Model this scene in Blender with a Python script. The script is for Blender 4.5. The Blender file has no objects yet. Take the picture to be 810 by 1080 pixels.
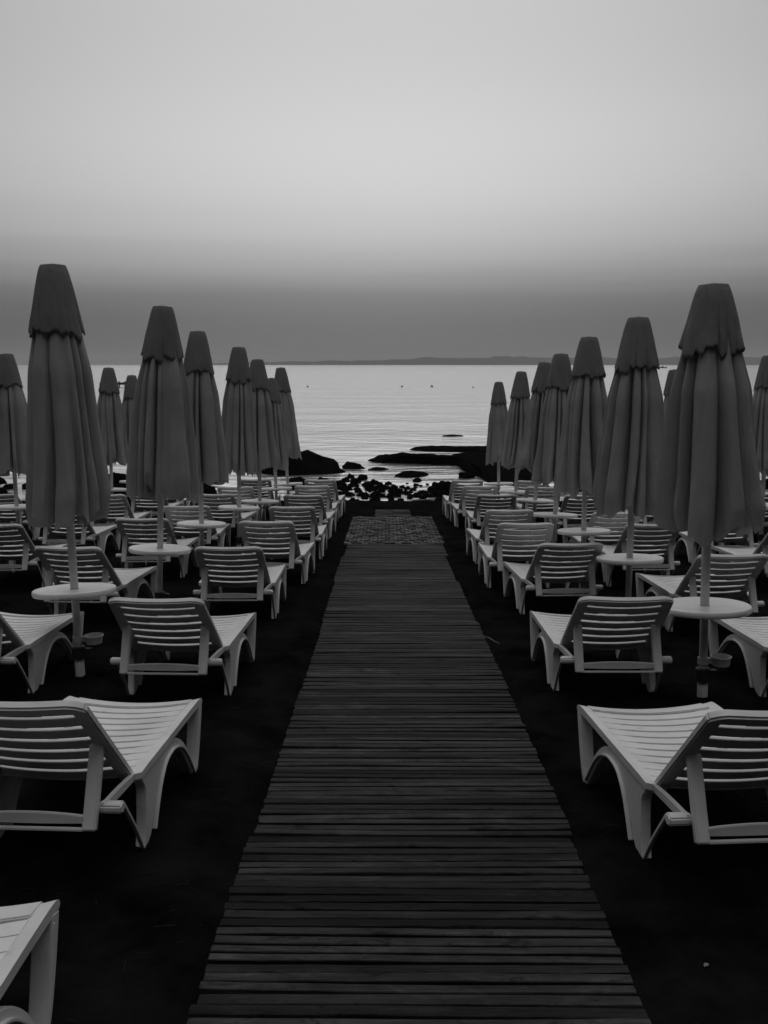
import bpy, bmesh, math, random
from mathutils import Vector, Matrix, noise
PI = math.pi
sc = bpy.context.scene
C = bpy.data.collections.new('beach'); sc.collection.children.link(C)
rnd = random.Random(7)

# ------------------------------------------------------------------ camera geometry (image measured at 810 x 1080)
F = 1000.0; H = 1.70; SL = 0.0601; PITCH = math.atan(156/F); YAW = math.atan(3/F)
fw = Vector((-math.sin(YAW)*math.cos(PITCH), math.cos(YAW)*math.cos(PITCH), -math.sin(PITCH)))
rt = Vector((math.cos(YAW), math.sin(YAW), 0)); up = rt.cross(fw); CAM = Vector((0, 0, H))
def ray(x, y): return fw + rt*((x-405)/F) + up*((540-y)/F)
def on_beach(x, y, h=0.0):
    d = ray(x, y); return CAM + d*((h-H)/(d.z+SL*d.y))
def on_level(x, y, z):
    d = ray(x, y); return CAM + d*((z-H)/d.z)
def at_depth(x, y, Y):
    d = ray(x, y); return CAM + d*(Y/d.y)
def gz(Y): return -SL*Y
WATER = -1.27

# ------------------------------------------------------------------ helpers
def link(o, parent=None):
    C.objects.link(o)
    if parent: o.parent = parent
    return o
def tag(o, label=None, cat=None, group=None, kind=None):
    if label: o['label'] = label
    if cat: o['category'] = cat
    if group: o['group'] = group
    if kind: o['kind'] = kind
    return o
def empty(name, loc=(0, 0, 0), rot=(0, 0, 0)):
    o = bpy.data.objects.new(name, None); o.empty_display_size = .1
    o.location = loc; o.rotation_euler = rot; return link(o)
def mesh_obj(name, bm, mat, parent=None, smooth=35, flip=True):
    if flip: bmesh.ops.recalc_face_normals(bm, faces=bm.faces)
    for f in bm.faces: f.smooth = smooth is not None
    if smooth is not None:
        lim = math.radians(smooth)
        for e in bm.edges:
            if len(e.link_faces) == 2 and e.calc_face_angle(0) > lim: e.smooth = False
    me = bpy.data.meshes.new(name); bm.to_mesh(me); bm.free()
    me.materials.append(mat); o = bpy.data.objects.new(name, me); return link(o, parent)
def copy_tree(o, parent=None):
    c = o.copy(); C.objects.link(c)
    if parent: c.parent = parent
    for ch in list(o.children): copy_tree(ch, c)
    return c
def smooth_path(p, n=6):
    """Catmull-Rom through tuples."""
    P = [Vector(q) for q in p]; out = []
    for i in range(len(P)-1):
        a = P[max(i-1, 0)]; b = P[i]; c = P[i+1]; d = P[min(i+2, len(P)-1)]
        for k in range(n):
            t = k/n
            out.append(.5*((2*b)+(c-a)*t+(2*a-5*b+4*c-d)*t*t+(3*b-a-3*c+d)*t*t*t))
    out.append(P[-1]); return out
def ribbon(bm, path, x0, x1, n=6, bev=.004):
    """band along a (u, z, half width) path, extruded in x from x0 to x1"""
    P = smooth_path(path, n) if n > 1 else [Vector(q) for q in path]
    A = []; B = []
    for i, p in enumerate(P):
        a = P[max(i-1, 0)]; b = P[min(i+1, len(P)-1)]
        t = Vector((b.x-a.x, b.y-a.y)).normalized(); nn = Vector((-t.y, t.x))
        A.append((p.x+nn.x*p.z, p.y+nn.y*p.z)); B.append((p.x-nn.x*p.z, p.y-nn.y*p.z))
    tmp = bmesh.new(); rows = []
    for a, b in zip(A, B):
        rows.append([tmp.verts.new((x0, a[0], a[1])), tmp.verts.new((x1, a[0], a[1])),
                     tmp.verts.new((x1, b[0], b[1])), tmp.verts.new((x0, b[0], b[1]))])
    for r, s in zip(rows, rows[1:]):
        for k in range(4): tmp.faces.new((r[k], r[(k+1) % 4], s[(k+1) % 4], s[k]))
    tmp.faces.new(rows[0]); tmp.faces.new(rows[-1][::-1])
    merge(bm, tmp, bev)
def merge(bm, tmp, bev=0, seg=2):
    bmesh.ops.recalc_face_normals(tmp, faces=tmp.faces)
    if bev:
        es = [e for e in tmp.edges if len(e.link_faces) == 2 and e.calc_face_angle(0) > math.radians(40)]
        bmesh.ops.bevel(tmp, geom=es, offset=bev, segments=seg, affect='EDGES', clamp_overlap=True)
    me = bpy.data.meshes.new('tmp'); tmp.to_mesh(me); tmp.free(); bm.from_mesh(me); bpy.data.meshes.remove(me)
def slat(bm, xw, fn, w, th, n=10, bev=.003, round_end=0):
    """bar across x in [-xw, xw]; fn(x) -> (centre, dir along width, normal)"""
    tmp = bmesh.new(); rows = []
    for i in range(n+1):
        x = -xw+2*xw*i/n; c, d, nn = fn(x); ww = w(x) if callable(w) else w
        rows.append([tmp.verts.new(c+d*ww/2+nn*th/2), tmp.verts.new(c-d*ww/2+nn*th/2),
                     tmp.verts.new(c-d*ww/2-nn*th/2), tmp.verts.new(c+d*ww/2-nn*th/2)])
    for r, s in zip(rows, rows[1:]):
        for k in range(4): tmp.faces.new((r[k], r[(k+1) % 4], s[(k+1) % 4], s[k]))
    tmp.faces.new(rows[0]); tmp.faces.new(rows[-1][::-1])
    merge(bm, tmp, bev)
def lathe(bm, prof, n=24, loc=(0, 0, 0), close=True):
    """profile of (r, z) revolved about z"""
    rows = []; L = Vector(loc)
    for r, z in prof:
        rows.append([bm.verts.new(L+Vector((r*math.cos(2*PI*k/n), r*math.sin(2*PI*k/n), z))) for k in range(n)])
    for a, b in zip(rows, rows[1:]):
        for k in range(n): bm.faces.new((a[k], a[(k+1) % n], b[(k+1) % n], b[k]))
    if close: bm.faces.new(rows[0][::-1]); bm.faces.new(rows[-1])
def tube(bm, pts, r, n=8):
    P = [Vector(p) for p in pts]; rows = []
    for i, p in enumerate(P):
        t = (P[min(i+1, len(P)-1)]-P[max(i-1, 0)]).normalized()
        s = t.orthogonal().normalized(); q = t.cross(s)
        rr = r[i] if isinstance(r, (list, tuple)) else r
        rows.append([bm.verts.new(p+(s*math.cos(2*PI*k/n)+q*math.sin(2*PI*k/n))*rr) for k in range(n)])
    for a, b in zip(rows, rows[1:]):
        for k in range(n): bm.faces.new((a[k], a[(k+1) % n], b[(k+1) % n], b[k]))
    bm.faces.new(rows[0][::-1]); bm.faces.new(rows[-1])
def box(bm, lo, hi, bev=.003):
    tmp = bmesh.new(); bmesh.ops.create_cube(tmp, size=1)
    for v in tmp.verts: v.co = Vector([(lo[k]+hi[k])/2+v.co[k]*(hi[k]-lo[k]) for k in range(3)])
    merge(bm, tmp, bev)
def fbm(p, o=4): return noise.fractal(p, 1.0, 2.0, o)

# ------------------------------------------------------------------ materials (black-and-white photograph: every colour is a grey)
def mat(name, col, rough=.5, var=.0, vscale=6., bump=0., bscale=60., spec=.5, island=0., stains=0., detail=5):
    m = bpy.data.materials.new(name); m.use_nodes = True; N = m.node_tree.nodes; L = m.node_tree.links
    b = N['Principled BSDF']; b.inputs['Roughness'].default_value = rough; b.inputs['Specular IOR Level'].default_value = spec
    b.inputs['Base Color'].default_value = (col, col, col, 1)
    tc = N.new('ShaderNodeTexCoord'); oi = N.new('ShaderNodeObjectInfo')
    mp = N.new('ShaderNodeVectorMath'); mp.operation = 'ADD'; L.new(tc.outputs['Object'], mp.inputs[0])
    cx = N.new('ShaderNodeCombineXYZ'); ml = N.new('ShaderNodeMath'); ml.operation = 'MULTIPLY'; ml.inputs[1].default_value = 40
    L.new(oi.outputs['Random'], ml.inputs[0]); L.new(ml.outputs[0], cx.inputs[0]); L.new(ml.outputs[0], cx.inputs[1]); L.new(cx.outputs[0], mp.inputs[1])
    val = None
    def mul(a, bsock):
        q = N.new('ShaderNodeMath'); q.operation = 'MULTIPLY'; L.new(a, q.inputs[0]); L.new(bsock, q.inputs[1]); return q.outputs[0]
    def rng(sock, a, b2, lo=0., hi=1.):
        q = N.new('ShaderNodeMapRange'); L.new(sock, q.inputs[0]); q.inputs[1].default_value = lo; q.inputs[2].default_value = hi
        q.inputs[3].default_value = a; q.inputs[4].default_value = b2; return q.outputs[0]
    if var:
        nz = N.new('ShaderNodeTexNoise'); nz.inputs['Scale'].default_value = vscale; nz.inputs['Detail'].default_value = detail; nz.inputs['Roughness'].default_value = .62
        L.new(mp.outputs[0], nz.inputs['Vector']); val = rng(nz.outputs[0], 1-var, 1+var, .3, .7)
    if stains:
        nz = N.new('ShaderNodeTexNoise'); nz.inputs['Scale'].default_value = vscale*2.3; nz.inputs['Detail'].default_value = 7; nz.inputs['Roughness'].default_value = .7
        L.new(mp.outputs[0], nz.inputs['Vector']); s = rng(nz.outputs[0], 1, 1-stains, .6, .72); val = s if val is None else mul(val, s)
    if island:
        g = N.new('ShaderNodeNewGeometry'); s = rng(g.outputs['Random Per Island'], 1-island, 1+island); val = s if val is None else mul(val, s)
    if val is not None:
        cc = N.new('ShaderNodeMath'); cc.operation = 'MULTIPLY'; cc.inputs[1].default_value = col; L.new(val, cc.inputs[0])
        L.new(cc.outputs[0], b.inputs['Base Color'])
    if bump:
        nz = N.new('ShaderNodeTexNoise'); nz.inputs['Scale'].default_value = bscale; nz.inputs['Detail'].default_value = 6
        L.new(mp.outputs[0], nz.inputs['Vector']); bp = N.new('ShaderNodeBump'); bp.inputs['Strength'].default_value = bump; bp.inputs['Distance'].default_value = .01
        L.new(nz.outputs[0], bp.inputs['Height']); L.new(bp.outputs[0], b.inputs['Normal'])
    return m
M_plastic = mat('white moulded plastic', .53, .45, var=.12, vscale=4, bump=.05, bscale=90, stains=.28)
M_table = mat('white table plastic', .60, .38, var=.10, vscale=6, bump=.04, bscale=80, stains=.22)
M_tier = mat('doubled parasol canvas', .16, .9, var=.10, vscale=5, bump=.3, bscale=140, spec=.1)  # same canvas as below; darker base colour stands in for less light coming through
M_fabric = mat('grey parasol canvas', .30, .9, var=.10, vscale=5, bump=.25, bscale=140, spec=.1)
M_pole = mat('grey painted pole', .5, .45, var=.15, vscale=9, bump=.04, bscale=70, stains=.3)
M_black = mat('black rubber', .02, .6)
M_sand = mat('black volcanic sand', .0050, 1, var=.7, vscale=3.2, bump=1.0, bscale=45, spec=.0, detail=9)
M_wood = mat('weathered dark planks', .0185, .7, var=.6, vscale=9, bump=.6, bscale=55, spec=.08, island=.75, stains=.6, detail=8)
M_mat = mat('worn timber mat', .044, .85, var=.4, vscale=8, bump=.3, bscale=50, spec=.1, island=.85, stains=.5)
M_rock = mat('wet black rock', .004, .9, var=.4, vscale=4, bump=.6, bscale=14, spec=.0)
M_land = mat('far hills', .03, .95, var=.2, vscale=.01, spec=0)
M_buoy = mat('dark buoy', .02, .5)
M_weed = mat('dry seagrass', .010, .9, island=.6, spec=.1)
M_shell = mat('pale shell', .2, .5, var=.1, vscale=60)

# planks: grain runs along the board
def grain(m, sx, sy):
    N = m.node_tree.nodes; L = m.node_tree.links
    for nz in [n for n in N if n.type == 'TEX_NOISE']:
        mp = N.new('ShaderNodeMapping'); mp.inputs['Scale'].default_value = (sx, sy, 1)
        src = nz.inputs['Vector'].links[0].from_socket; L.new(src, mp.inputs[0]); L.new(mp.outputs[0], nz.inputs['Vector'])
grain(M_wood, .22, 2.2)
def blotches(m, scale, lo, hi, dark):
    N = m.node_tree.nodes; L = m.node_tree.links; b = N['Principled BSDF']
    tc = N.new('ShaderNodeTexCoord'); nz = N.new('ShaderNodeTexNoise'); nz.inputs['Scale'].default_value = scale; nz.inputs['Detail'].default_value = 8; nz.inputs['Roughness'].default_value = .72; nz.inputs['Distortion'].default_value = .6
    mp = N.new('ShaderNodeMapping'); mp.inputs['Scale'].default_value = (.5, 1, 1); L.new(tc.outputs['Object'], mp.inputs[0]); L.new(mp.outputs[0], nz.inputs['Vector'])
    q = N.new('ShaderNodeMapRange'); L.new(nz.outputs[0], q.inputs[0]); q.inputs[1].default_value = lo; q.inputs[2].default_value = hi; q.inputs[3].default_value = 1; q.inputs[4].default_value = dark
    src = b.inputs['Base Color'].links[0].from_socket; ml = N.new('ShaderNodeMath'); ml.operation = 'MULTIPLY'; L.new(src, ml.inputs[0]); L.new(q.outputs[0], ml.inputs[1]); L.new(ml.outputs[0], b.inputs['Base Color'])
def streaks(m, scale, lo, hi, gain):
    N = m.node_tree.nodes; L = m.node_tree.links; b = N['Principled BSDF']
    tc = N.new('ShaderNodeTexCoord'); mp = N.new('ShaderNodeMapping'); mp.inputs['Scale'].default_value = (.45, 1.5, 1); mp.inputs['Rotation'].default_value = (0, 0, .25)
    nz = N.new('ShaderNodeTexNoise'); nz.noise_type = 'RIDGED_MULTIFRACTAL'; nz.inputs['Scale'].default_value = scale; nz.inputs['Detail'].default_value = 6; nz.inputs['Distortion'].default_value = 1.1
    L.new(tc.outputs['Object'], mp.inputs[0]); L.new(mp.outputs[0], nz.inputs['Vector'])
    q = N.new('ShaderNodeMapRange'); L.new(nz.outputs[0], q.inputs[0]); q.inputs[1].default_value = lo; q.inputs[2].default_value = hi; q.inputs[3].default_value = 1; q.inputs[4].default_value = gain
    src = b.inputs['Base Color'].links[0].from_socket; ml = N.new('ShaderNodeMath'); ml.operation = 'MULTIPLY'; L.new(src, ml.inputs[0]); L.new(q.outputs[0], ml.inputs[1]); L.new(ml.outputs[0], b.inputs['Base Color'])
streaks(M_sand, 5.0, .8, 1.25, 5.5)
blotches(M_wood, 2.5, .50, .68, .45)
blotches(M_wood, 13, .56, .64, .30)
blotches(M_wood, 6, .52, .62, 1.6)
blotches(M_wood, 45, .60, .68, .25)
def backlit(m, k, t):
    N = m.node_tree.nodes; L = m.node_tree.links; b = N['Principled BSDF']; out = N['Material Output']
    tr = N.new('ShaderNodeBsdfTranslucent'); tr.inputs['Color'].default_value = (t, t, t, 1); mx = N.new('ShaderNodeMixShader'); mx.inputs[0].default_value = k
    L.new(b.outputs[0], mx.inputs[1]); L.new(tr.outputs[0], mx.inputs[2]); L.new(mx.outputs[0], out.inputs['Surface'])
    tc = N.new('ShaderNodeTexCoord'); mp = N.new('ShaderNodeMapping'); mp.inputs['Scale'].default_value = (1, 1, .12); nz = N.new('ShaderNodeTexNoise'); nz.inputs['Scale'].default_value = 26; nz.inputs['Detail'].default_value = 4; nz.inputs['Distortion'].default_value = .5
    L.new(tc.outputs['Object'], mp.inputs[0]); L.new(mp.outputs[0], nz.inputs['Vector'])
    bp = N.new('ShaderNodeBump'); bp.inputs['Strength'].default_value = .7; bp.inputs['Distance'].default_value = .02; L.new(nz.outputs[0], bp.inputs['Height'])
    old = b.inputs['Normal'].links[0].from_socket; L.new(old, bp.inputs['Normal']); L.new(bp.outputs[0], b.inputs['Normal']); L.new(bp.outputs[0], tr.inputs['Normal'])
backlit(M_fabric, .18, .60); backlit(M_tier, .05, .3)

# sea
def water_material():
    m = bpy.data.materials.new('calm sea'); m.use_nodes = True; N = m.node_tree.nodes; L = m.node_tree.links
    b = N['Principled BSDF']; b.inputs['Base Color'].default_value = (.79, .79, .79, 1); b.inputs['Roughness'].default_value = .12
    b.inputs['IOR'].default_value = 1.33; b.inputs['Metallic'].default_value = .75
    tc = N.new('ShaderNodeTexCoord')
    def nz(scale, sx, sy, det):
        mp = N.new('ShaderNodeMapping'); mp.inputs['Scale'].default_value = (sx, sy, 1); L.new(tc.outputs['Object'], mp.inputs[0])
        n = N.new('ShaderNodeTexNoise'); n.inputs['Scale'].default_value = scale; n.inputs['Detail'].default_value = det; L.new(mp.outputs[0], n.inputs['Vector']); return n.outputs[0]
    a = nz(.9, .75, 1.5, 7); c = nz(.12, .5, 1.6, 4)
    ad = N.new('ShaderNodeMath'); ad.operation = 'MULTIPLY_ADD'; L.new(c, ad.inputs[0]); ad.inputs[1].default_value = 2.0; L.new(a, ad.inputs[2])
    bp = N.new('ShaderNodeBump'); bp.inputs['Strength'].default_value = 1.0; bp.inputs['Distance'].default_value = .24
    L.new(ad.outputs[0], bp.inputs['Height']); L.new(bp.outputs[0], b.inputs['Normal'])
    return m, b
M_water, B_water = water_material()

# ------------------------------------------------------------------ ground: one sheet of black sand
WALK_X = lambda Y: .102+.0*Y
def sand_z(x, y):
    z = gz(y)
    if y > 19.5: z -= (y-19.5)**2*.02
    near = abs(x-WALK_X(y)) < .72 and y < 17.5
    p = Vector((x*1.3, y*1.3, 0))
    a = .024*fbm(p, 3)+.020*fbm(Vector((x*3.4+.6*math.sin(y*2), y*5.2, 3)), 3)
    a += .020*(.5-abs(fbm(Vector((x*4+4, y*8.5, 7)), 3)))
    if near: a = min(a, 0)*.4-.012
    return z+a-.004
def axis(stops):
    out = []
    for (a, b, st) in stops:
        n = max(1, round((b-a)/st)); out += [a+(b-a)*k/n for k in range(n)]
    out.append(stops[-1][1]); return out
bm = bmesh.new()
xs = axis([(-80, -20, 6), (-20, -6, .5), (-6, -2.6, .14), (-2.6, 2.8, .05), (2.8, 6, .14), (6, 20, .5), (20, 80, 6)])
ys = axis([(-60, -4, 4), (-4, 2, .4), (2, 6.5, .05), (6.5, 11, .1), (11, 26, .25), (26, 34, 1.5)])
grid = [[bm.verts.new((x, y, sand_z(x, y))) for x in xs] for y in ys]
for r, s in zip(grid, grid[1:]):
    for k in range(len(xs)-1): bm.faces.new((r[k], r[k+1], s[k+1], s[k]))
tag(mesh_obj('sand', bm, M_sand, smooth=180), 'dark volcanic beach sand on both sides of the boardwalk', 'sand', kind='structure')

# sea
bm = bmesh.new()
ysea = [17, 30, 60, 150, 500, 1500, 4000, 7000]; xsea = [-6000, -1500, -300, -60, 0, 60, 300, 1500, 6000]
g2 = [[bm.verts.new((x, y, WATER)) for x in xsea] for y in ysea]
for r, s in zip(g2, g2[1:]):
    for k in range(len(xsea)-1): bm.faces.new((r[k], r[k+1], s[k+1], s[k]))
tag(mesh_obj('sea', bm, M_water, smooth=180), 'calm pale sea reaching to the horizon', 'sea', kind='structure')

# far shore: long low hills
prof = [(-900, .2), (150, .3), (228, 1.6), (280, 3), (340, 4.3), (408, 5), (430, 6.2), (454, 7.6), (480, 7.2), (512, 7.4), (520, 9.2), (532, 9.6), (541, 8.3), (560, 7.6), (600, 7.8), (650, 7.4), (700, 7.6), (760, 8.2), (800, 7.8), (900, 8.6), (1200, 7), (1700, 2), (2100, .2)]
def hill_h(px):
    for (a, ha), (b, hb) in zip(prof, prof[1:]):
        if a <= px <= b: return ha+(hb-ha)*(px-a)/(b-a)
    return 0
D = 3600.
bm = bmesh.new(); rows = []
for j, (dy, hh) in enumerate([(-260, 0), (-150, .25), (-60, .72), (0, 1), (150, .8), (400, .1), (460, 0)]):
    r = []
    for k in range(1300):
        px = -900+3000*k/1299; h = hill_h(px)*D/F
        h *= 1+.22*fbm(Vector((px*.05, j*.7, 1)), 4)
        h += (.9*fbm(Vector((px*.35, j*2., 5)), 3)) if hh > .2 and hill_h(px) > 1 else 0
        X = (px-408)/F*D
        r.append(bm.verts.new((X, D+dy+40*fbm(Vector((px*.02, 3, j)), 2), WATER-.5+max(0, h*hh))))
    rows.append(r)
for r, s in zip(rows, rows[1:]):
    for k in range(1299): bm.faces.new((r[k], r[k+1], s[k+1], s[k]))
tag(mesh_obj('hills', bm, M_land, smooth=180), 'low hazy hills of the far shore along the horizon', 'hills', kind='structure')

# ------------------------------------------------------------------ boardwalk of cross planks, then a block mat
bm = bmesh.new(); y = -1.6; r2 = random.Random(3)
panel_dx = 0; panel_end = 0; dh = 0; gap = .012; tight = False; pyaw = 0
while y < 12.72:
    if y >= panel_end:
        panel_end = y+r2.uniform(1.5, 2.1); panel_dx = r2.uniform(-.018, .018); dh = r2.uniform(-.004, .008); pyaw = r2.uniform(-.008, .008)
        tight = y > 6.0
    w = r2.uniform(.032, .041); gap = r2.uniform(.011, .019) if not tight else r2.uniform(.005, .011)
    if r2.random() < .05: gap += .010
    cx = WALK_X(y)+panel_dx+r2.uniform(-.003, .003); hw = .648+r2.uniform(-.004, .004)
    a = pyaw+r2.gauss(0, .0022); z0 = .030+dh+r2.uniform(-.003, .003); tz = r2.uniform(-.004, .004)
    sag = r2.uniform(-.004, .006)
    tmp = bmesh.new(); rows = []
    n = 8
    for k in range(n+1):
        s = -1+2*k/n; x = cx+hw*s; yy = y+w/2+a*hw*s; zz = gz(yy)+z0+tz*s+sag*(s*s-.5)
        e = .002*r2.uniform(-1, 1)
        rows.append([tmp.verts.new((x, yy-w/2+e, zz-.5*r2.uniform(0, .002))), tmp.verts.new((x, yy+w/2+e, zz)), tmp.verts.new((x, yy+w/2+e, zz-.022)), tmp.verts.new((x, yy-w/2+e, zz-.022))])
    for p, q in zip(rows, rows[1:]):
        for k in range(4): tmp.faces.new((p[k], p[(k+1) % 4], q[(k+1) % 4], q[k]))
    tmp.faces.new(rows[0]); tmp.faces.new(rows[-1][::-1])
    merge(bm, tmp, .0025, 1)
    y += w+gap
for sx in (-.45, 0, .45):
    tmp = bmesh.new(); vs = []
    for yy in (-1.5, 12.6):
        vs.append([tmp.verts.new((WALK_X(yy)+sx+a, yy, gz(yy)+b)) for a, b in ((-.03, -.03), (.03, -.03), (.03, .0045), (-.03, .0045))])
    for k in range(4): tmp.faces.new((vs[0][k], vs[0][(k+1) % 4], vs[1][(k+1) % 4], vs[1][k]))
    tmp.faces.new(vs[0]); tmp.faces.new(vs[1][::-1]); merge(bm, tmp)
tag(mesh_obj('boardwalk', bm, M_wood), 'dark plank boardwalk running down the beach to the sea', 'boardwalk', kind='structure')

def block_mat(x0, x1, y0, y1, rows, cols, r, hgt=.028):
    bm = bmesh.new(); dy = (y1-y0)/rows; dx = (x1-x0)/cols
    for j in range(rows):
        off = (j % 2)*.5
        for i in range(-1, cols+1):
            a = x0+(i+off)*dx+.006; b = x0+(i+1+off)*dx-.006
            a = max(a, x0+r.uniform(-.01, .01)); b = min(b, x1+r.uniform(-.01, .01))
            if b-a < .03: continue
            ya = y0+j*dy+.008+r.uniform(-.004, .004); yb = y0+(j+1)*dy-.008
            tmp = bmesh.new(); h = hgt+r.uniform(-.006, .006); t = r.uniform(-.01, .01)
            lo = [tmp.verts.new((xx, yy, gz(yy)-.004)) for xx, yy in ((a, ya), (b, ya), (b, yb), (a, yb))]
            hi = [tmp.verts.new((xx, yy, gz(yy)+h+t*(k in (1, 2)))) for k, (xx, yy) in enumerate(((a, ya), (b, ya), (b, yb), (a, yb)))]
            tmp.faces.new(lo[::-1]); tmp.faces.new(hi)
            for k in range(4): tmp.faces.new((lo[k], lo[(k+1) % 4], hi[(k+1) % 4], hi[k]))
            merge(bm, tmp, .004, 1)
    return bm
r3 = random.Random(5)
mo = mesh_obj('block_mat', block_mat(-.60, .80, 12.84, 16.6, 22, 12, r3), M_mat)
tag(mo, 'brick patterned timber mat lying on the sand at the seaward end of the boardwalk', 'mat')
mo = mesh_obj('strip_mat', block_mat(-.22, .44, 16.75, 18.1, 14, 1, r3, .018), M_wood)
tag(mo, 'narrow dark slatted strip mat lying beyond the brick patterned mat', 'mat')

# ------------------------------------------------------------------ sun lounger
HW = .305          # centre of the side rails
def make_lounger(ang, blen=.64):
    ca, sa = math.cos(ang), math.sin(ang)
    root = empty('sun_lounger')
    # deck (u = local y, foot end at +y; origin on the sand below the rear feet)
    bm = bmesh.new(); DZ = lambda u: .318+.020*u
    us = [-.01+.0785*k for k in range(11)]
    for k, u in enumerate(us):
        def fn(x, u=u):
            s = x/.285; dz = -.024*(1-s*s)
            return Vector((x, u+.034, DZ(u)+dz)), Vector((0, 1, .02)).normalized(), Vector((0, 0, 1))
        slat(bm, .288, fn, (lambda x: .0785+.0 if abs(x) > .21 else .0665), .014, n=12, bev=.003)
    def fn(x):
        s = x/.285; return Vector((x, .908, DZ(.9)-.024*(1-s*s)-.004)), Vector((0, 1, -.12)).normalized(), Vector((0, .12, 1)).normalized()
    slat(bm, .288, fn, .105, .018, n=12, bev=.005)
    mesh_obj('deck', bm, M_plastic, root)
    for s in (-1, 1):
        X = s*HW
        bm = bmesh.new()
        ribbon(bm, [(-.03, .322, .013), (.06, .324, .015), (.20, .325, .016), (.5, .329, .016), (.75, .333, .017), (.93, .330, .018), (.958, .313, .011)], X-.026, X+.026, bev=.008)
        for v in bm.verts: v.co.z += .26*(s*(v.co.x-X)-.026)
        tl = bmesh.new(); ribbon(tl, [(-.285, .292, .020), (-.14, .304, .020), (.02, .314, .016)], X-s*.012-.009, X-s*.012+.009, bev=.004)
        for v in tl.verts: v.co.x -= s*.032*max(0, -v.co.y)/.285
        merge(bm, tl)
        a0, a1 = sorted((s*.246, s*.332)); ribbon(bm, [(-.292, .290, .012), (-.270, .290, .022), (-.238, .293, .013)], a0, a1, n=3, bev=.006)
        mesh_obj('side_rail', bm, M_plastic, root)
        # front leg
        bm = bmesh.new()
        ribbon(bm, [(.925, .318, .030), (.895, .20, .027), (.862, .09, .021), (.835, .028, .015), (.818, .0, .006)], X-.028, X+.028, bev=.006)
        ribbon(bm, [(.905, .30, .006), (.875, .18, .006), (.832, .03, .006)], X+s*.020-.012, X+s*.020+.012, bev=.003)
        mesh_obj('leg', bm, M_plastic, root)
        # rear leg: wide foot that sweeps up into the arch, down to the front foot, with a thin brace to the tail
        bm = bmesh.new()
        top = smooth_path([(.815, .002, 0), (.803, .035, 0), (.772, .083, 0), (.705, .163, 0), (.615, .238, 0), (.53, .282, 0), (.46, .304, 0), (.40, .316, 0)], 4)
        rear = smooth_path([(-.012, .312, 0), (-.008, .288, 0), (.018, .262, 0), (.030, .225, 0), (.028, .12, 0), (.018, .05, 0), (.004, .004, 0)], 4)
        front = smooth_path([(.028, .0, 0), (.088, .022, 0), (.120, .055, 0), (.162, .118, 0), (.215, .185, 0), (.28, .234, 0), (.35, .257, 0), (.42, .262, 0), (.50, .247, 0), (.57, .212, 0), (.65, .145, 0), (.72, .075, 0), (.775, .020, 0), (.798, .0, 0)], 4)
        tmp = bmesh.new(); lo_ = [tmp.verts.new((X-.0195, p.x, p.y)) for p in top+rear+front]; hi_ = [tmp.verts.new((X+.0205, p.x, p.y)) for p in top+rear+front]
        tmp.faces.new(lo_); tmp.faces.new(hi_[::-1])
        for k in range(len(lo_)): tmp.faces.new((lo_[k], lo_[(k+1) % len(lo_)], hi_[(k+1) % len(lo_)], hi_[k]))
        merge(bm, tmp, .004)
        ribbon(bm, [(.795, .022, .004), (.74, .083, .0045), (.675, .150, .005), (.585, .220, .005), (.49, .256, .005), (.41, .266, .005), (.32, .252, .005), (.245, .200, .005), (.185, .12, .005), (.135, .03, .004)], X-.033, X+.033, n=5, bev=.002)  # flange under the arch
        ribbon(bm, [(.008, .006, .006), (-.085, .13, .0065), (-.225, .285, .007)], X+s*.012-.008, X+s*.012+.008, bev=.002)                  # brace
        mesh_obj('leg', bm, M_plastic, root)
    # backrest, hinged at u = 0
    hz = .322
    def bp(x, t, o=0.0): return Vector((x, -t*ca-o*sa, hz+t*sa-o*ca))     # o: distance behind the front face
    dirv = Vector((0, -ca, sa)); nrm = Vector((0, sa, ca))
    bm = bmesh.new()
    def wid(t): return .262-.020*t/blen
    for s in (-1, 1):
        tmp = bmesh.new(); rows = []
        for k in range(9):
            t = -.02+(blen-.045+.02)*k/8; x = s*wid(t); h = .030
            rows.append([tmp.verts.new(bp(x-h, t, -.004)), tmp.verts.new(bp(x+h, t, -.004)), tmp.verts.new(bp(x+h, t, .026)), tmp.verts.new(bp(x-h, t, .026))])
        for p, q in zip(rows, rows[1:]):
            for k in range(4): tmp.faces.new((p[k], p[(k+1) % 4], q[(k+1) % 4], q[k]))
        tmp.faces.new(rows[0]); tmp.faces.new(rows[-1][::-1]); merge(bm, tmp, .006)
    # head rail with rounded corners
    def fn(x):
        e = max(0, abs(x)-.20)/.072
        return bp(x, blen-.034-.020*e*e, .010+.016*(1-(x/.272)**2)), dirv, nrm
    slat(bm, .272, fn, (lambda x: .064-.030*max(0, (abs(x)-.20)/.072)**2), .034, n=18, bev=.008)
    ns = 6; pitch = (blen-.080)/ns                       # dished slats with open gaps
    for k in range(ns):
        t = .026+pitch*k; xw = wid(t)-.024
        def fn(x, t=t): return bp(x, t, .008+.016*(1-(x/.235)**2)), dirv, nrm
        slat(bm, xw, fn, pitch-.024, .011, n=12, bev=.002)
    mesh_obj('backrest', bm, M_plastic, root)
    # prop that holds the back up
    tt = .30; top = bp(0, tt, .030); bot = Vector((0, -.345, .232))
    for s in (-1, 1):
        bm = bmesh.new()
        ribbon(bm, [(top.y, top.z+.02, .016), ((top.y+bot.y)/2, (top.z+bot.z)/2, .018), (bot.y, bot.z, .016)], s*.232-.025, s*.232+.025, bev=.005)
        mesh_obj('support_strut', bm, M_plastic, root)
    bm = bmesh.new()
    def fn(x): return Vector((x, -.337+.010*(1-(x/.21)**2), .272)), Vector((0, 0, 1)), Vector((0, -1, 0))
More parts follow.
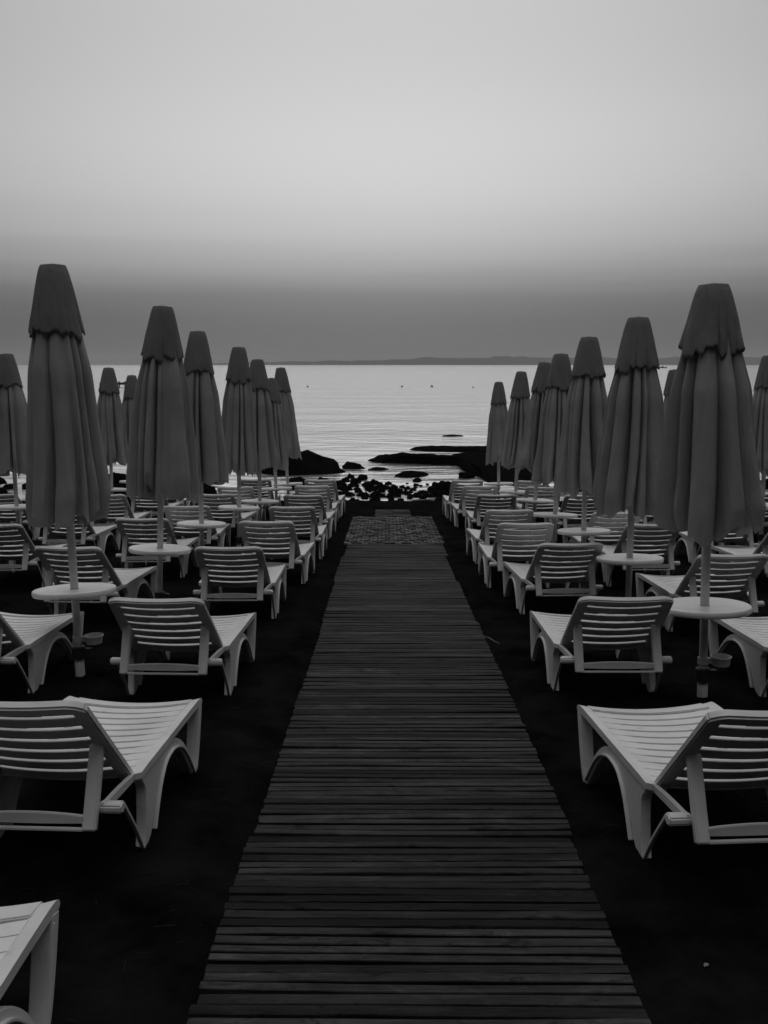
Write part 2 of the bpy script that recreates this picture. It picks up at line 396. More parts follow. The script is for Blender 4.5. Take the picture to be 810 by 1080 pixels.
    slat(bm, .212, fn, (lambda x: .030+.014*(1-(x/.212)**2)), .016, n=12, bev=.003)
    def fn(x): return Vector((x, -.345, .237)), Vector((0, 0, 1)), Vector((0, -1, 0))
    slat(bm, .212, fn, .010, .020, n=8, bev=.002)
    mesh_obj('support_bar', bm, M_plastic, root)
    return root
protos = {}
def put_lounger(X, Y, yaw=0, label=None, group=None, ang=39):
    if ang not in protos: protos[ang] = o = make_lounger(math.radians(ang))
    else: o = copy_tree(protos[ang])
    o.location = (X, Y, gz(Y)-.012)
    # the legs stand on the sloping sand: pitch with the beach
    o.rotation_euler = (-math.atan(SL), 0, math.radians(yaw))
    tag(o, label, 'sun lounger', group); return o
ORD = ['first', 'second', 'third', 'fourth', 'fifth', 'sixth', 'seventh', 'eighth', 'ninth', 'tenth']
def back_to_origin(px, py, ang):       # pixel of the middle of the backrest's top edge -> origin
    a = math.radians(ang); p = on_beach(px, py, .322+.62*math.sin(a)); return p.x, p.y+.62*math.cos(a)
# inner left row, first to ninth from the camera (the corner one in front is counted apart)
p0 = on_beach(66, 948, .345)
put_lounger(p0.x-.335, p0.y-.955, 1, 'white plastic sun lounger of which only the foot corner shows at lower left', 'sun loungers set out on the beach', 39)
innerL = [(None, None), (164, 630.5), (239, 576), (281.5, 549), (307, 533.6), (320.3, 521.5), (329, 511.6), (338.2, 505.4)]
innerR = [(None, None), (663, 629), (601, 572.3), (556, 551), (537, 537), (524.5, 521), (506, 512), (493, 506)]
G = 'sun loungers set out on the beach'
rowsY = []
for i in range(8):
    ang = [43, 39, 38, 41, 39, 37, 40, 39][i]
    for side, L in ((-1, innerL), (1, innerR)):
        nm = 'left' if side < 0 else 'right'
        if i == 0:
            if side < 0: A = on_beach(148, 892); B = on_beach(200.5, 815)
            else: A = on_beach(681.5, 904); B = on_beach(619, 823)
            yaw = -math.degrees(math.atan2(B.x-A.x, B.y-A.y)); cx = A.x+side*HW; cy = A.y
            if side > 0: yaw *= .8
        else:
            cx, cy = back_to_origin(*L[i], ang); yaw = [0, -.6, 1.2, -.8, .8, -1, .6, -.5][i]*1.4 - side*-.9
        rowsY.append(cy)
        lab = (('white sun lounger with its back cut by the photo\'s %s edge, before all the tables' % nm) if i == 0 else
               'white sun lounger in the line along the boardwalk\'s %s edge, %s from the camera' % (nm, ORD[i+(side < 0)]))
        put_lounger(cx, cy, yaw, lab, G, ang)
YR = [rowsY[2*i] for i in range(8)]; YRr = [rowsY[2*i+1] for i in range(8)]
r4 = random.Random(21)
def outer(i, side, X, Y, lab, yaw=None, ang=39):
    put_lounger(X, Y, r4.uniform(-3, 3) if yaw is None else yaw, lab, G, ang)
# second line: across the tables
A = on_beach(32, 731); outer(1, -1, A.x-HW, A.y, 'white sun lounger cut by the left edge, just left of the nearest left parasol pole', -1)
A = on_beach(757, 699); outer(1, 1, A.x+HW, A.y-.82, 'white sun lounger cut by the right edge, just right of the nearest right parasol pole', 1)
second_L = {2: (71, 576), 3: (147.5, 546)}
second_R = {2: (775, 584), 3: (691, 552), 4: (652, 539.5), 5: (618, 521.5)}
for i in range(2, 8):
    for side, dd, YY in ((-1, second_L, YR), (1, second_R, YRr)):
        nm = 'left' if side < 0 else 'right'
        if i in dd: cx, cy = back_to_origin(*dd[i], 39)
        else: cx = side*2.42+.05+r4.uniform(-.06, .06); cy = YY[i]+r4.uniform(-.15, .15)
        outer(i, side, cx, cy, 'white sun lounger just outside the inner %s parasols, %s from the camera in its line' % (nm, ORD[i-1]))
for i in range(3, 8):
    for side, YY in ((-1, YR), (1, YRr)):
        nm = 'left' if side < 0 else 'right'
        outer(i, side, side*3.86+(.0 if side < 0 else .1)+r4.uniform(-.06, .06), YY[i]+r4.uniform(-.12, .12)-.05, 'white sun lounger in the third line out on the %s, %s from the camera' % (nm, ORD[i-3]))
for i in range(4, 8):
    for side, YY in ((-1, YR), (1, YRr)):
        nm = 'left' if side < 0 else 'right'
        outer(i, side, side*5.35+r4.uniform(-.06, .06), YY[i]+r4.uniform(-.12, .12), 'white sun lounger in the outermost line on the %s, %s from the camera' % (nm, ORD[i-4]))

# ------------------------------------------------------------------ closed parasols and their tables
def folds(seed, n):
    r = random.Random(seed); w = [r.choice((r.uniform(.5, .8), r.uniform(.9, 1.7))) for _ in range(n)]; s = sum(w); b = [0]
    for x in w: b.append(b[-1]+x/s)
    return r, b
def canopy_mesh(seed, Lc, n=12, per=14, rows=40):
    """folded cloth hanging from z = 0 (top) to about -Lc"""
    r, b = folds(seed, n)
    amp = [r.uniform(.82, 1.16) for _ in range(n)]; hem = [r.uniform(-.05, .05) for _ in range(n)]; slant = [r.uniform(-.06, .06) for _ in range(n)]
    kinds = ([(.14, .28), (.70, .97), (.40, .55), (.70, .95)]*n)[:n]; r.shuffle(kinds); depth = [r.uniform(*k) for k in kinds]+[0]; depth[n] = depth[0]
    lean = [r.uniform(-.55, .55) for _ in range(n)]; tw = r.uniform(-.18, .18); ph0 = r.uniform(0, 2*PI)
    wob = [(r.uniform(-.09, .09), r.uniform(0, 6)) for _ in range(n+1)]; wob[n] = wob[0]
    pw = [r.uniform(2.2, 5.5) for _ in range(n)]
    bulge = [r.choice((0, 0, r.uniform(.05, .22))) for _ in range(n)]
    bm = bmesh.new(); R = []
    for j in range(rows+1):
        t = j/rows; ring = []
        base = .063+.090*min(1, t/.25)**.86+.033*min(1, max(0, t-.25)/.16)+.104*max(0, (t-.26)/.74)
        for i in range(n):
            for k in range(per):
                s = k/per; q = min(1, max(0, s+lean[i]*s*(1-s)*1.6)); lob = 1-abs(2*q-1)**pw[i]
                dcr = (depth[i]*(1-s)+depth[i+1]*s)*(.78+.22*math.sin(wob[i][1]*(1-s)+wob[i+1][1]*s+5.5*t))
                A = dcr*min(1, .15+1.7*t)
                rad = base*(1-A+A*lob)*(1+(amp[i]-1)*lob*min(1, t*1.3))+bulge[i]*lob*max(0, t-.5)**2
                wa = wob[i][0]*math.sin(wob[i][1]+t*4)*(1-s)+wob[i+1][0]*math.sin(wob[i+1][1]+t*4)*s
                th = ph0+2*PI*(b[i]+(b[i+1]-b[i])*s)+tw*t+wa*t*2
                rad *= 1+(.06*t*fbm(Vector((math.cos(th)*2.2, math.sin(th)*2.2, t*2.5+seed)), 3)+.035*min(1, t*3)*fbm(Vector((math.cos(th)*6, math.sin(th)*6, t*1.2+seed)), 2))
                low = max(0, (t-.72)/.28)
                tri = 1-abs(2*min(1, max(0, s+lean[i]*.3))-1); hz = t*Lc+(hem[i]*1.9*tri+slant[i]*(s-.5)*2+.015*math.sin(4*PI*s+i))*low**1.5
                if t > .9: rad *= 1-.10*(t-.9)/.1*(.3+(i*7 % 5)/4)
                ring.append(bm.verts.new((rad*math.cos(th), rad*math.sin(th), -hz)))
        R.append(ring)
    m = n*per
    for p, q in zip(R, R[1:]):
        for k in range(m): bm.faces.new((p[k], p[(k+1) % m], q[(k+1) % m], q[k]))
    c = bm.verts.new((0, 0, .012))
    for k in range(m): bm.faces.new((R[0][k], R[0][(k+1) % m], c))
    return bm
def tier_mesh(seed, Lt, n=11, per=10, rows=16):
    r, b = folds(seed+99, n); dep = [r.choice((r.uniform(.03, .07), r.uniform(.08, .14))) for _ in range(n+1)]; dep[n] = dep[0]; hem = [r.uniform(-.03, .03) for _ in range(n)]; ph0 = r.uniform(0, 2*PI)
    lean = [r.uniform(-.4, .4) for _ in range(n)]
    bm = bmesh.new(); R = []
    for j in range(rows+1):
        t = j/rows; base = .086+.088*t**.84; ring = []
        for i in range(n):
            for k in range(per):
                s = k/per; q = min(1, max(0, s+lean[i]*s*(1-s)*1.6)); lob = max(0, math.sin(PI*q))**.45; A = (dep[i]*(1-s)+dep[i+1]*s)*t**1.3
                th = ph0+2*PI*(b[i]+(b[i+1]-b[i])*s)
                rad = base*(1-A+A*lob)*(1+.05*t*fbm(Vector((math.cos(th)*2, math.sin(th)*2, seed+t*2)), 2))
                hz = t*Lt+(hem[i]*1.5*lob-.018*(1-lob)+.012*math.sin(2*PI*s+i*2))*t**3
                ring.append(bm.verts.new((rad*math.cos(th), rad*math.sin(th), -hz)))
        R.append(ring)
    m = n*per
    for p, q in zip(R, R[1:]):
        for k in range(m): bm.faces.new((p[k], p[(k+1) % m], q[(k+1) % m], q[k]))
    # shallow crown
    r1 = [bm.verts.new((v.co.x*.9, v.co.y*.9, .018)) for v in R[0]]
    for k in range(m): bm.faces.new((R[0][k], R[0][(k+1) % m], r1[(k+1) % m], r1[k]))
    c = bm.verts.new((0, 0, .030))
    for k in range(m): bm.faces.new((r1[k], r1[(k+1) % m], c))
    return bm
seedn = [0]
def parasol(px_table, py_table, px_tip, py_tip, label, group, wscale=1.0, Y=None, seed=None, hang=1.0):
    base = on_beach(px_table, py_table, .60) if Y is None else at_depth(px_table, py_table, Y)
    Yb = base.y; foot = Vector((base.x, Yb, gz(Yb)-.01)); tip = at_depth(px_tip, py_tip, Yb)
    seedn[0] += 1; seed = seed or seedn[0]*13
    ax = tip-foot; Lp = ax.length
    # lean only partly from the table up
    root = empty('parasol', foot)
    root.rotation_euler = (r4.uniform(-.006, .006), math.atan2(ax.x, ax.z), 0)
    tag(root, label, 'parasol', group)
    bm = bmesh.new(); lathe(bm, [(.024, 0.0), (.0255, .55), (.0265, .60), (.0265, Lp-.10), (.02, Lp-.06)], 16); mesh_obj('pole', bm, M_pole, root)
    bm = bmesh.new(); lathe(bm, [(.031, -.05), (.031, .115), (.028, .12)], 16); mesh_obj('ground_sleeve', bm, M_pole, root)
    bm = bmesh.new(); lathe(bm, [(.034, .122), (.044, .126), (.044, .205), (.034, .21)], 16); box(bm, (.03, -.018, .135), (.085, .018, .195)); mesh_obj('clamp', bm, M_black, root)
    Lc = Lp*.585*hang
    ob = mesh_obj('canopy', canopy_mesh(seed, Lc), M_fabric, root, smooth=50)
    ob.location = (0, 0, Lp-.03); ob.scale = (wscale, wscale, 1)
    ob = mesh_obj('top_tier', tier_mesh(seed, Lc*.262), M_tier, root, smooth=50)
    ob.location = (0, 0, Lp-.034); ob.scale = (wscale, wscale, 1)
    sm = ob.modifiers.new('cloth', 'SOLIDIFY'); sm.thickness = .004
    # lower runner seen under the cloth, hook for the closing cord
    bm = bmesh.new(); lathe(bm, [(.028, 0), (.04, .004), (.04, .05), (.028, .055)], 14); ob = mesh_obj('runner', bm, M_black, root); ob.location = (0, 0, Lp-Lc+.03)
    return root, Lp
table_proto = [None]
def table(root, label):
    if table_proto[0] is None:
        t = empty('parasol_table'); R = .268
        bm = bmesh.new(); lathe(bm, [(.030, -.012), (R-.03, -.014), (R-.012, -.030), (R-.004, -.030), (R, -.024), (R+.002, -.006), (R-.002, .004), (R-.008, .0075), (R-.020, .0075), (R-.030, .004), (.055, .003), (.030, .003)], 56, close=False)
        mesh_obj('tabletop', bm, M_table, t)
        bm = bmesh.new(); lathe(bm, [(.0275, -.055), (.036, -.055), (.040, -.012), (.0275, -.012)], 20, close=False); mesh_obj('hub', bm, M_table, t)
        bm = bmesh.new()
        for k in range(4):
            a = PI/4+k*PI/2; tube(bm, [(.035*math.cos(a), .035*math.sin(a), -.05), (.22*math.cos(a), .22*math.sin(a), -.016)], .006, 6)
        mesh_obj('under_brace', bm, M_table, t)
        table_proto[0] = t; o = t
    else: o = copy_tree(table_proto[0])
    Mx = Matrix.Translation(root.location) @ root.rotation_euler.to_matrix().to_4x4()
    o.location = Mx @ Vector((0, 0, .60)); o.rotation_euler = (root.rotation_euler.x-.075+r4.uniform(-.012, .012), root.rotation_euler.y+r4.uniform(-.02, .02), 0)
    tag(o, label, 'table', 'round tables fixed on the parasol poles'); return o
GP = 'closed parasols on the beach'
Lpar = [(80, 620, 55, 277, 1.0), (165.5, 577, 172, 321.5, 1.02), (212, 551, 208.5, 348, .97), (251, 534, 252, 365, .98), (274, 527.5, 271.5, 378, .97), (292, 514, 286, 398, .86), (305, 509.5, 296, 387, .95)]
Rpar = [(746, 637, 752, 297.5, 1.06), (664.5, 587, 673, 333, 1.0), (616, 558.5, 621.5, 354, 1.0), (585, 541.5, 592, 372, 1.0), (562.5, 526.5, 574.5, 381, .97), (543, 517.5, 550, 391, .92), (526.5, 509, 526, 402, .86)]
names = ['nearest the camera', 'second from the camera', 'third from the camera', 'fourth from the camera', 'fifth from the camera', 'sixth from the camera', 'farthest from the camera']
first = {}
for side, L in (('left', Lpar), ('right', Rpar)):
    for i, (a, b, c, d, w) in enumerate(L):
        lab = ('tall closed grey parasol nearest the camera on the %s of the boardwalk' % side) if i == 0 else 'closed grey parasol in the inner line %s of the boardwalk, %s' % (side, names[i])
        p, Lp = parasol(a, b, c, d, lab, GP, w, hang=.965 if (i == 0 and side == 'right') else 1.0)
        if i == 0: first[side] = p
        table(p, 'round white table on the inner %s parasol pole %s' % (side, names[i]))
for a, b, c, d, w, lab, tl in [
        (18, 533, 7, 372, 1.0, 'closed grey parasol cut by the left edge behind the big left one', 'round white table cut by the left edge, on the pole behind the big left parasol'),
        (117, 515, 114.5, 387, .98, 'small closed parasol far back, standing in the gap between the two biggest left parasols', 'small round white table far back between the two biggest left parasols'),
        (141, 507, 139, 395, .95, 'small closed parasol half hidden by the second left parasol, seen against the sea', 'small round white table on a pole hidden behind the second left parasol'),
        (715, 517, 711, 389, .98, 'closed grey parasol peeping out left of the biggest right parasol', 'round white table on a pole hidden behind the biggest right parasol'),
        (805, 532, 811, 374, 1.0, 'closed grey parasol cut by the right edge beyond the biggest right one', 'round white table at the right edge beyond the biggest right parasol')]:
    p, Lp = parasol(a, b, c, d, lab, GP, w); table(p, tl)

# drink holders clamped to the two nearest poles
for side, sx in (('left', 1), ('right', 1)):
    root = first[side]; Mx = Matrix.Translation(root.location) @ root.rotation_euler.to_matrix().to_4x4()
    o = empty('drink_holder', Mx @ Vector((0, 0, .225)), (0, root.rotation_euler.y, math.radians(6 if side == 'left' else -4)))
    bm = bmesh.new(); lathe(bm, [(.030, .000), (.052, .002), (.060, .050), (.064, .056), (.060, .058), (.055, .050), (.047, .008), (.030, .006)], 28, loc=(.105, 0, 0), close=False)
    mesh_obj('cup', bm, M_pole, o)
    bm = bmesh.new(); box(bm, (.027, -.014, .012), (.056, .014, .046)); lathe(bm, [(.0272, .01), (.033, .01), (.033, .05), (.0272, .05)], 18, close=False); mesh_obj('bracket', bm, M_pole, o)
    tag(o, 'round grey drink holder clamped low on the nearest %s parasol pole' % side, 'drink holder', 'drink holders')

# ------------------------------------------------------------------ rocks
def rock_mesh(seed, sub=3, rough=.35):
    bm = bmesh.new(); bmesh.ops.create_icosphere(bm, subdivisions=sub, radius=1)
    for v in bm.verts:
        d = v.co.normalized(); k = 1+rough*fbm(d*1.2+Vector((seed*3.1, 0, 0)), 4)+.12*fbm(d*4+Vector((0, seed, 0)), 2)
        v.co = d*k
    return bm
variants = []
def boulder(loc, s, rz, label, group, cat='rock', seed=None):
    k = len(variants) if len(variants) < 7 else rnd.randrange(7)
    if len(variants) < 7:
        o = mesh_obj('rock', rock_mesh(k+1), M_rock); variants.append(o)
    else: o = variants[k].copy(); C.objects.link(o)
    o.location = loc; o.scale = s; o.rotation_euler = (0, 0, rz); tag(o, label, cat, group); return o
def ledge(name, outline, label, h, seed, n=2, z=WATER):
    """low rock shelf from its outline on the water plane (pixels), rounded and rough"""
    P = [on_level(x, y, z) for x, y in outline]
    P = smooth_path([tuple(p) for p in P]+[tuple(P[0])], 5)[:-1]
    c = sum(P, Vector())/len(P); bm = bmesh.new(); R = []
    for q, hh in ((1.03, -.25), (1.0, .15), (.93, .55), (.8, .85), (.55, 1.0), (.25, 1.0)):
        R.append([bm.verts.new((c.x+(p.x-c.x)*q*(1+.015*fbm(p*3+Vector((q*5, 0, seed)), 3)), c.y+(p.y-c.y)*q*(1+.02*fbm(p*3+Vector((0, q*5, seed)), 3)), z+h*hh*(1+.6*fbm(Vector((p.x*q*1.6, p.y*q*1.6, seed)), 4)+.25*fbm(Vector((p.x*q*6, p.y*q*6, seed)), 3)))) for p in P])
    m = len(P)
    for a, b in zip(R, R[1:]):
        for k in range(m): bm.faces.new((a[k], a[(k+1) % m], b[(k+1) % m], b[k]))
    bm.faces.new(R[-1])
    return tag(mesh_obj(name, bm, M_rock, smooth=180), label, 'rock', None)
# big ones
c = on_level(318, 500, WATER); boulder(c+Vector((.0, .5, -.04)), (1.18, .8, .58), .3, 'large rounded black rock behind the last left parasol', 'boulders by the waterline')
c = on_level(364, 494, WATER); boulder(c+Vector((.24, 0, .0)), (.30, .22, .18), 0, 'low dark rock right of the large rounded black rock', 'boulders by the waterline')
ledge('rock_ledge', [(388, 486), (402, 488.5), (430, 488), (456, 489), (481, 491), (489, 497), (505, 503), (520, 510), (560, 512), (600, 500), (600, 487), (540, 485), (483, 484), (440, 484), (405, 483.5)], 'long flat black rock ledge pointing left into the inlet', .24, 3)
ledge('rock_ledge', [(432, 474.5), (446, 476), (470, 476.5), (500, 478), (560, 482), (600, 482), (600, 474.5), (540, 473.5), (480, 473.5), (446, 473)], 'thin black rock spit farther out behind the long flat ledge', .13, 8)
ledge('flat_rock', [(416, 502.5), (428, 504), (444, 503), (452, 500.8), (440, 500), (424, 500.5)], 'small flat rock awash in the middle of the inlet', .09, 4)
ledge('flat_rock', [(388, 495.5), (398, 496.2), (410, 495.3), (399, 494.2)], 'thin sliver of rock awash at the left of the inlet', .05, 5)
ledge('flat_rock', [(435, 508), (440, 508.8), (445, 507.5), (440, 506.5)], 'tiny rock awash below the small flat rock', .07, 6)
ledge('flat_rock', [(466, 460.2), (477, 460.6), (489, 460.2), (477, 459.6)], 'thin line of rock barely breaking the surface of the open water', .05, 7)
c = on_level(492, 504, WATER); boulder(c, (.22, .2, .16), .5, 'small rock standing in the water before the right ledge', 'boulders by the waterline')
# the pile along the waterline
GR = 'stones along the waterline'; LR = 'small black stone in the pile along the waterline'
placed = []
def stone(X, Y, s):
    z = max(WATER, gz(Y)-(max(0, Y-19.5)**2*.02))
    boulder(Vector((X, Y, z+.02*s)), (s*rnd.uniform(.85, 1.25), s*rnd.uniform(.8, 1.1), s*rnd.uniform(.7, 1.05)), rnd.uniform(0, 6), LR, GR)
for px, py, s in [(365, 508, .24), (373, 513, .26), (378, 519, .24), (386, 512, .22), (391, 517, .26), (397, 521, .2), (404, 514, .16), (410, 511, .17), (413, 519, .2), (424, 514.5, .16), (427, 521, .18), (433, 520, .13), (438, 515, .1), (444, 513, .09), (447, 521, .2), (455, 519, .26), (461, 515, .27), (466, 521, .26), (472, 517, .24), (478, 513, .22), (360, 516, .25), (352, 512, .26), (357, 522, .24), (368, 523, .22), (419, 524, .18), (439, 524, .2), (385, 524, .2), (402, 519, .2), (408, 516, .22), (416, 515.5, .2), (421, 519, .2), (430, 516, .16), (366, 517, .24), (381, 523, .2), (394, 524, .16), (416, 522, .18), (443, 521, .2), (450, 523, .18), (458, 522, .22), (436, 517, .14), (370, 504, .24), (382, 506, .28), (375, 509, .3), (394, 511, .25), (388, 514, .25), (399, 516, .2), (471, 511, .2), (462, 524, .25), (395, 525, .2), (411, 525, .15), (432, 526, .14), (446, 526, .16), (403, 524, .2), (453, 524, .2)]:
    p = on_level(px, py, WATER); stone(p.x, p.y, s*.50)
for k in range(46):
    p = on_level(rnd.uniform(356, 470), rnd.uniform(509, 525), WATER); stone(p.x, p.y, rnd.uniform(.035, .075))
for k in range(140):
    X = rnd.uniform(-12, 12)
    if -1.0 < X < 1.35: Y = rnd.uniform(20.5, 21.5); s = rnd.uniform(.04, .10)
    else: Y = rnd.uniform(20.2, 24.0); s = rnd.uniform(.12, .34)
    if 1.35 < X < 3 and Y > 22.5: continue
    stone(X, Y, s)

# ------------------------------------------------------------------ small things
for px, py, s in ((455.5, 408, 1.35), (424, 408, 1.05), (324.5, 408, 1.0), (499, 408.6, .85)):
    p = on_level(px, py, WATER); bm = bmesh.new(); r = .14*s*p.y/120*1.0
    lathe(bm, [(r*.3, -r*.6), (r*.8, -r*.35), (r, 0), (r*.9, r*.45), (r*.5, r*.8), (r*.18, r*.95), (r*.14, r*1.4), (r*.05, r*1.45)], 16)
    o = mesh_obj('buoy', bm, M_buoy); o.location = p
    tag(o, {455.5: 'largest dark buoy on the open water above the boardwalk', 424: 'small dark buoy floating left of the largest buoy', 324.5: 'small dark buoy floating right of the last left parasol top', 499: 'faint tiny buoy floating between the largest buoy and the right parasols'}[px], 'buoy', 'buoys on the open water')
# boat by the far shore
p = on_level(699, 388.2, WATER); p = p.normalized()*0+p
bm = bmesh.new(); Lb = 9*p.y/F; rows = []
for k in range(9):
    s = -1+2*k/8; w = .16*Lb*(1-abs(s)**3*.85 if s > 0 else 1-.25*s*s); sh = .09*Lb*(1+.5*s*s)
    rows.append([bm.verts.new((s*Lb/2, -w, sh)), bm.verts.new((s*Lb/2*.94, -w*.6, -.03*Lb)), bm.verts.new((s*Lb/2*.94, w*.6, -.03*Lb)), bm.verts.new((s*Lb/2, w, sh))])
for a, b in zip(rows, rows[1:]):
    for k in range(4): bm.faces.new((a[k], a[(k+1) % 4], b[(k+1) % 4], b[k]))
bm.faces.new(rows[0]); bm.faces.new(rows[-1][::-1])
o = mesh_obj('boat', bm, M_buoy); o.location = p; tag(o, 'tiny dark boat on the sea left of the biggest right parasol', 'boat')
bm = bmesh.new(); box(bm, (-.18*Lb, -.1*Lb, .08*Lb), (.12*Lb, .1*Lb, .2*Lb), .02*Lb); mesh_obj('cabin', bm, M_buoy, o)
# jetty seen between the left parasols
p = on_level(130, 408.5, WATER); k = p.y/F
j = empty('jetty', p)
bm = bmesh.new(); box(bm, (-22*k, -1.2, .35), (6*k, 1.2, .62), .02); mesh_obj('deck', bm, M_buoy, j)
for s in (-20, -14, -8, -2, 4):
    bm = bmesh.new(); tube(bm, [(s*k, -.9, -1), (s*k, -.9, .8)], .09, 8); mesh_obj('pile', bm, M_buoy, j)
tag(j, 'dark low jetty on the water between two left parasols', 'jetty')
# twig beside the walk, shell at lower right
a = on_beach(509, 671, .02); b = on_beach(527, 679, .015)
bm = bmesh.new(); tube(bm, [a, a.lerp(b, .35)+Vector((.005, .01, .006)), a.lerp(b, .7)+Vector((0, -.008, .004)), b], [.003, .004, .003, .0015], 6)
tag(mesh_obj('twig', bm, M_tier), 'thin twig lying beside the right edge of the boardwalk', 'twig')
p = on_beach(746, 1021, .0); bm = bmesh.new()
for i in range(7):
    a = -1.1+2.2*i/6
    tube(bm, [(0, 0, .006), (.010*math.sin(a), .010*math.cos(a), .011), (.019*math.sin(a), .019*math.cos(a), .004)], [.002, .0042, .0035], 6)
o = mesh_obj('seashell', bm, M_shell); o.location = p+Vector((0, 0, .004)); o.rotation_euler = (.2, 0, .7); o.scale = (.6, .6, .6); tag(o, 'tiny pale seashell on the dark sand at lower right', 'seashell')
# dry seagrass scattered on the sand
bm = bmesh.new(); r5 = random.Random(11)
for k in range(1500):
    y = r5.uniform(2.2, 9); x = r5.choice((-1, 1))*r5.uniform(.05, 1)**1.0*(2.2)+.1
    if abs(x-.1) < .70: continue
    if fbm(Vector((x*1.2, y*1.2, 9)), 2) < -.05: continue
    l = r5.uniform(.02, .075); a = r5.gauss(.0, .7); z = sand_z(x, y)+.004
    d = Vector((math.cos(a), math.sin(a), -SL*math.sin(a)))*l; c = Vector((x, y, z))
    mid = c+d*.5+Vector((0, 0, r5.uniform(.002, .010)))
    tube(bm, [c, mid, c+d+Vector((0, 0, .002))], r5.uniform(.0008, .0016), 3)
tag(mesh_obj('seagrass', bm, M_weed), 'dry strands of seagrass scattered over the dark sand', 'seagrass', kind='stuff')

# ------------------------------------------------------------------ air
HAZE = 2.6e-4
if HAZE:
    bm = bmesh.new(); bmesh.ops.create_cube(bm, size=1)
    lo = (-6400, -70, -9); hi = (6400, 7300, 60)
    for v in bm.verts: v.co = Vector([(lo[k]+hi[k])/2+v.co[k]*(hi[k]-lo[k]) for k in range(3)])
    m = bpy.data.materials.new('sea haze'); m.use_nodes = True; N = m.node_tree.nodes; N.remove(N['Principled BSDF'])
    pv = N.new('ShaderNodeVolumePrincipled'); pv.inputs['Color'].default_value = (.85, .85, .85, 1); pv.inputs['Density'].default_value = HAZE
    m.node_tree.links.new(pv.outputs[0], N['Material Output'].inputs['Volume'])
    tag(mesh_obj('haze', bm, m, smooth=None), 'thin evening haze over the sea', 'haze', kind='stuff')

# ------------------------------------------------------------------ light: dusk sky, glow over the sea
SUN_EL = math.radians(9); 
w = bpy.data.worlds.new('World'); sc.world = w; w.use_nodes = True; N = w.node_tree.nodes; L = w.node_tree.links
bg = N['Background']; bg.inputs['Strength'].default_value = .1
sky = N.new('ShaderNodeTexSky'); sky.sky_type = 'NISHITA'; sky.sun_disc = False; sky.sun_elevation = SUN_EL; sky.sun_rotation = 0.0; sky.air_density = 1; sky.dust_density = 2
bw = N.new('ShaderNodeRGBToBW'); L.new(sky.outputs[0], bw.inputs[0])
tc = N.new('ShaderNodeTexCoord'); sp = N.new('ShaderNodeSeparateXYZ'); L.new(tc.outputs['Generated'], sp.inputs[0])
# faint level bands of dusk cloud
mp = N.new('ShaderNodeMapping'); mp.inputs['Scale'].default_value = (1.6, 1.6, 40); L.new(tc.outputs['Generated'], mp.inputs[0])
nz = N.new('ShaderNodeTexNoise'); nz.inputs['Scale'].default_value = 1.3; nz.inputs['Detail'].default_value = 4; L.new(mp.outputs[0], nz.inputs['Vector'])
wob = N.new('ShaderNodeMath'); wob.operation = 'MULTIPLY_ADD'; L.new(nz.outputs[0], wob.inputs[0]); wob.inputs[1].default_value = .018; L.new(sp.outputs[2], wob.inputs[2])
off = N.new('ShaderNodeMath'); off.operation = 'SUBTRACT'; L.new(wob.outputs[0], off.inputs[0]); off.inputs[1].default_value = .009
ramp = N.new('ShaderNodeValToRGB'); cr = ramp.color_ramp; cr.interpolation = 'B_SPLINE'
stops = [(0.0, .128), (.032, .128), (.050, .145), (.068, .195), (.084, .285), (.098, .385), (.113, .450), (.127, .520), (.150, .585), (.172, .630), (.213, .668), (.26, .625), (.324, .580), (.45, .62), (.6, .88), (1.0, .95)]
for p, v in stops[1:-1]: cr.elements.new(p)
for e, (p, v) in zip(cr.elements, stops): e.position = p; e.color = (v, v, v, 1)
L.new(off.outputs[0], ramp.inputs[0])
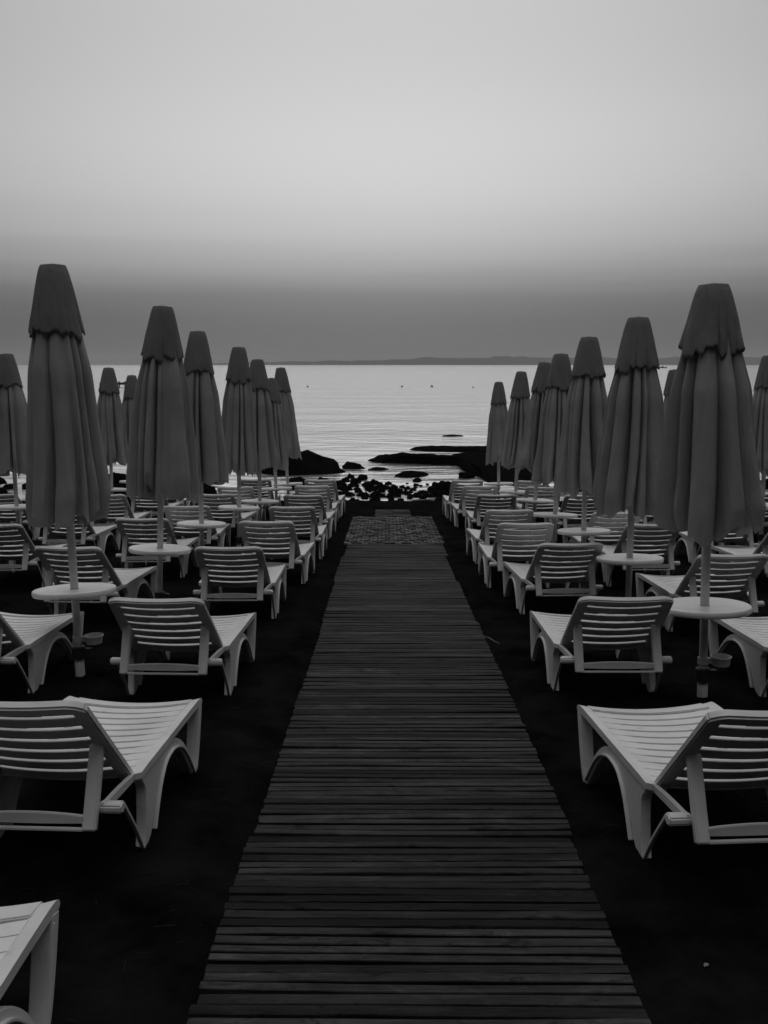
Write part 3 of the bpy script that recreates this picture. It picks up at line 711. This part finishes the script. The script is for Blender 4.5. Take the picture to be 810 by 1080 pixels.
# brighter towards the sea (+y), darker behind
az0 = N.new('ShaderNodeMapRange'); az0.interpolation_type = 'SMOOTHSTEP'; az0.inputs[1].default_value = -.3; az0.inputs[2].default_value = .75; az0.inputs[3].default_value = .012; az0.inputs[4].default_value = 1.0
L.new(sp.outputs[1], az0.inputs[0])
hi = N.new('ShaderNodeMapRange'); hi.interpolation_type = 'SMOOTHSTEP'; hi.inputs[1].default_value = .55; hi.inputs[2].default_value = .98; L.new(sp.outputs[2], hi.inputs[0])
az = N.new('ShaderNodeMix'); az.data_type = 'FLOAT'; L.new(hi.outputs[0], az.inputs[0]); L.new(az0.outputs[0], az.inputs[2]); az.inputs[3].default_value = 1.6
m1 = N.new('ShaderNodeMath'); m1.operation = 'MULTIPLY'; L.new(ramp.outputs[0], m1.inputs[0]); L.new(az.outputs[0], m1.inputs[1])
# glow centred over the end of the boardwalk, fading to both sides
xx = N.new('ShaderNodeMath'); xx.operation = 'POWER'; xa = N.new('ShaderNodeMath'); xa.operation = 'ABSOLUTE'; L.new(sp.outputs[0], xa.inputs[0]); L.new(xa.outputs[0], xx.inputs[0]); xx.inputs[1].default_value = 2.0
xf = N.new('ShaderNodeMapRange'); xf.inputs[1].default_value = 0; xf.inputs[2].default_value = .28; xf.inputs[3].default_value = 1.0; xf.inputs[4].default_value = .5; L.new(xx.outputs[0], xf.inputs[0])
mx = N.new('ShaderNodeMath'); mx.operation = 'MULTIPLY'; L.new(m1.outputs[0], mx.inputs[0]); L.new(xf.outputs[0], mx.inputs[1])
m2 = N.new('ShaderNodeMath'); m2.operation = 'MULTIPLY'; L.new(mx.outputs[0], m2.inputs[0]); m2.inputs[1].default_value = 10.0
m3 = N.new('ShaderNodeMath'); m3.operation = 'MULTIPLY_ADD'; L.new(bw.outputs[0], m3.inputs[0]); m3.inputs[1].default_value = .007; L.new(m2.outputs[0], m3.inputs[2])
L.new(m3.outputs[0], bg.inputs['Color'])

sun = bpy.data.lights.new('sun', 'SUN'); sun.energy = .05; sun.angle = math.radians(40); sun.color = (1, 1, 1)
so = bpy.data.objects.new('sun', sun); C.objects.link(so)
so.rotation_euler = Vector((0, math.cos(SUN_EL), math.sin(SUN_EL))).to_track_quat('Z', 'Y').to_euler()

cam = bpy.data.cameras.new('camera'); cam.sensor_fit = 'VERTICAL'; cam.sensor_height = 36; cam.lens = 36*F/1080; cam.clip_start = .05; cam.clip_end = 30000
co = bpy.data.objects.new('camera', cam); C.objects.link(co); co.location = CAM
co.rotation_euler = Matrix((rt, up, -fw)).transposed().to_euler(); sc.camera = co
vs = sc.view_settings; vs.view_transform = 'Standard'; vs.look = 'None'; vs.exposure = 0; vs.gamma = 1; vs.use_curve_mapping = False
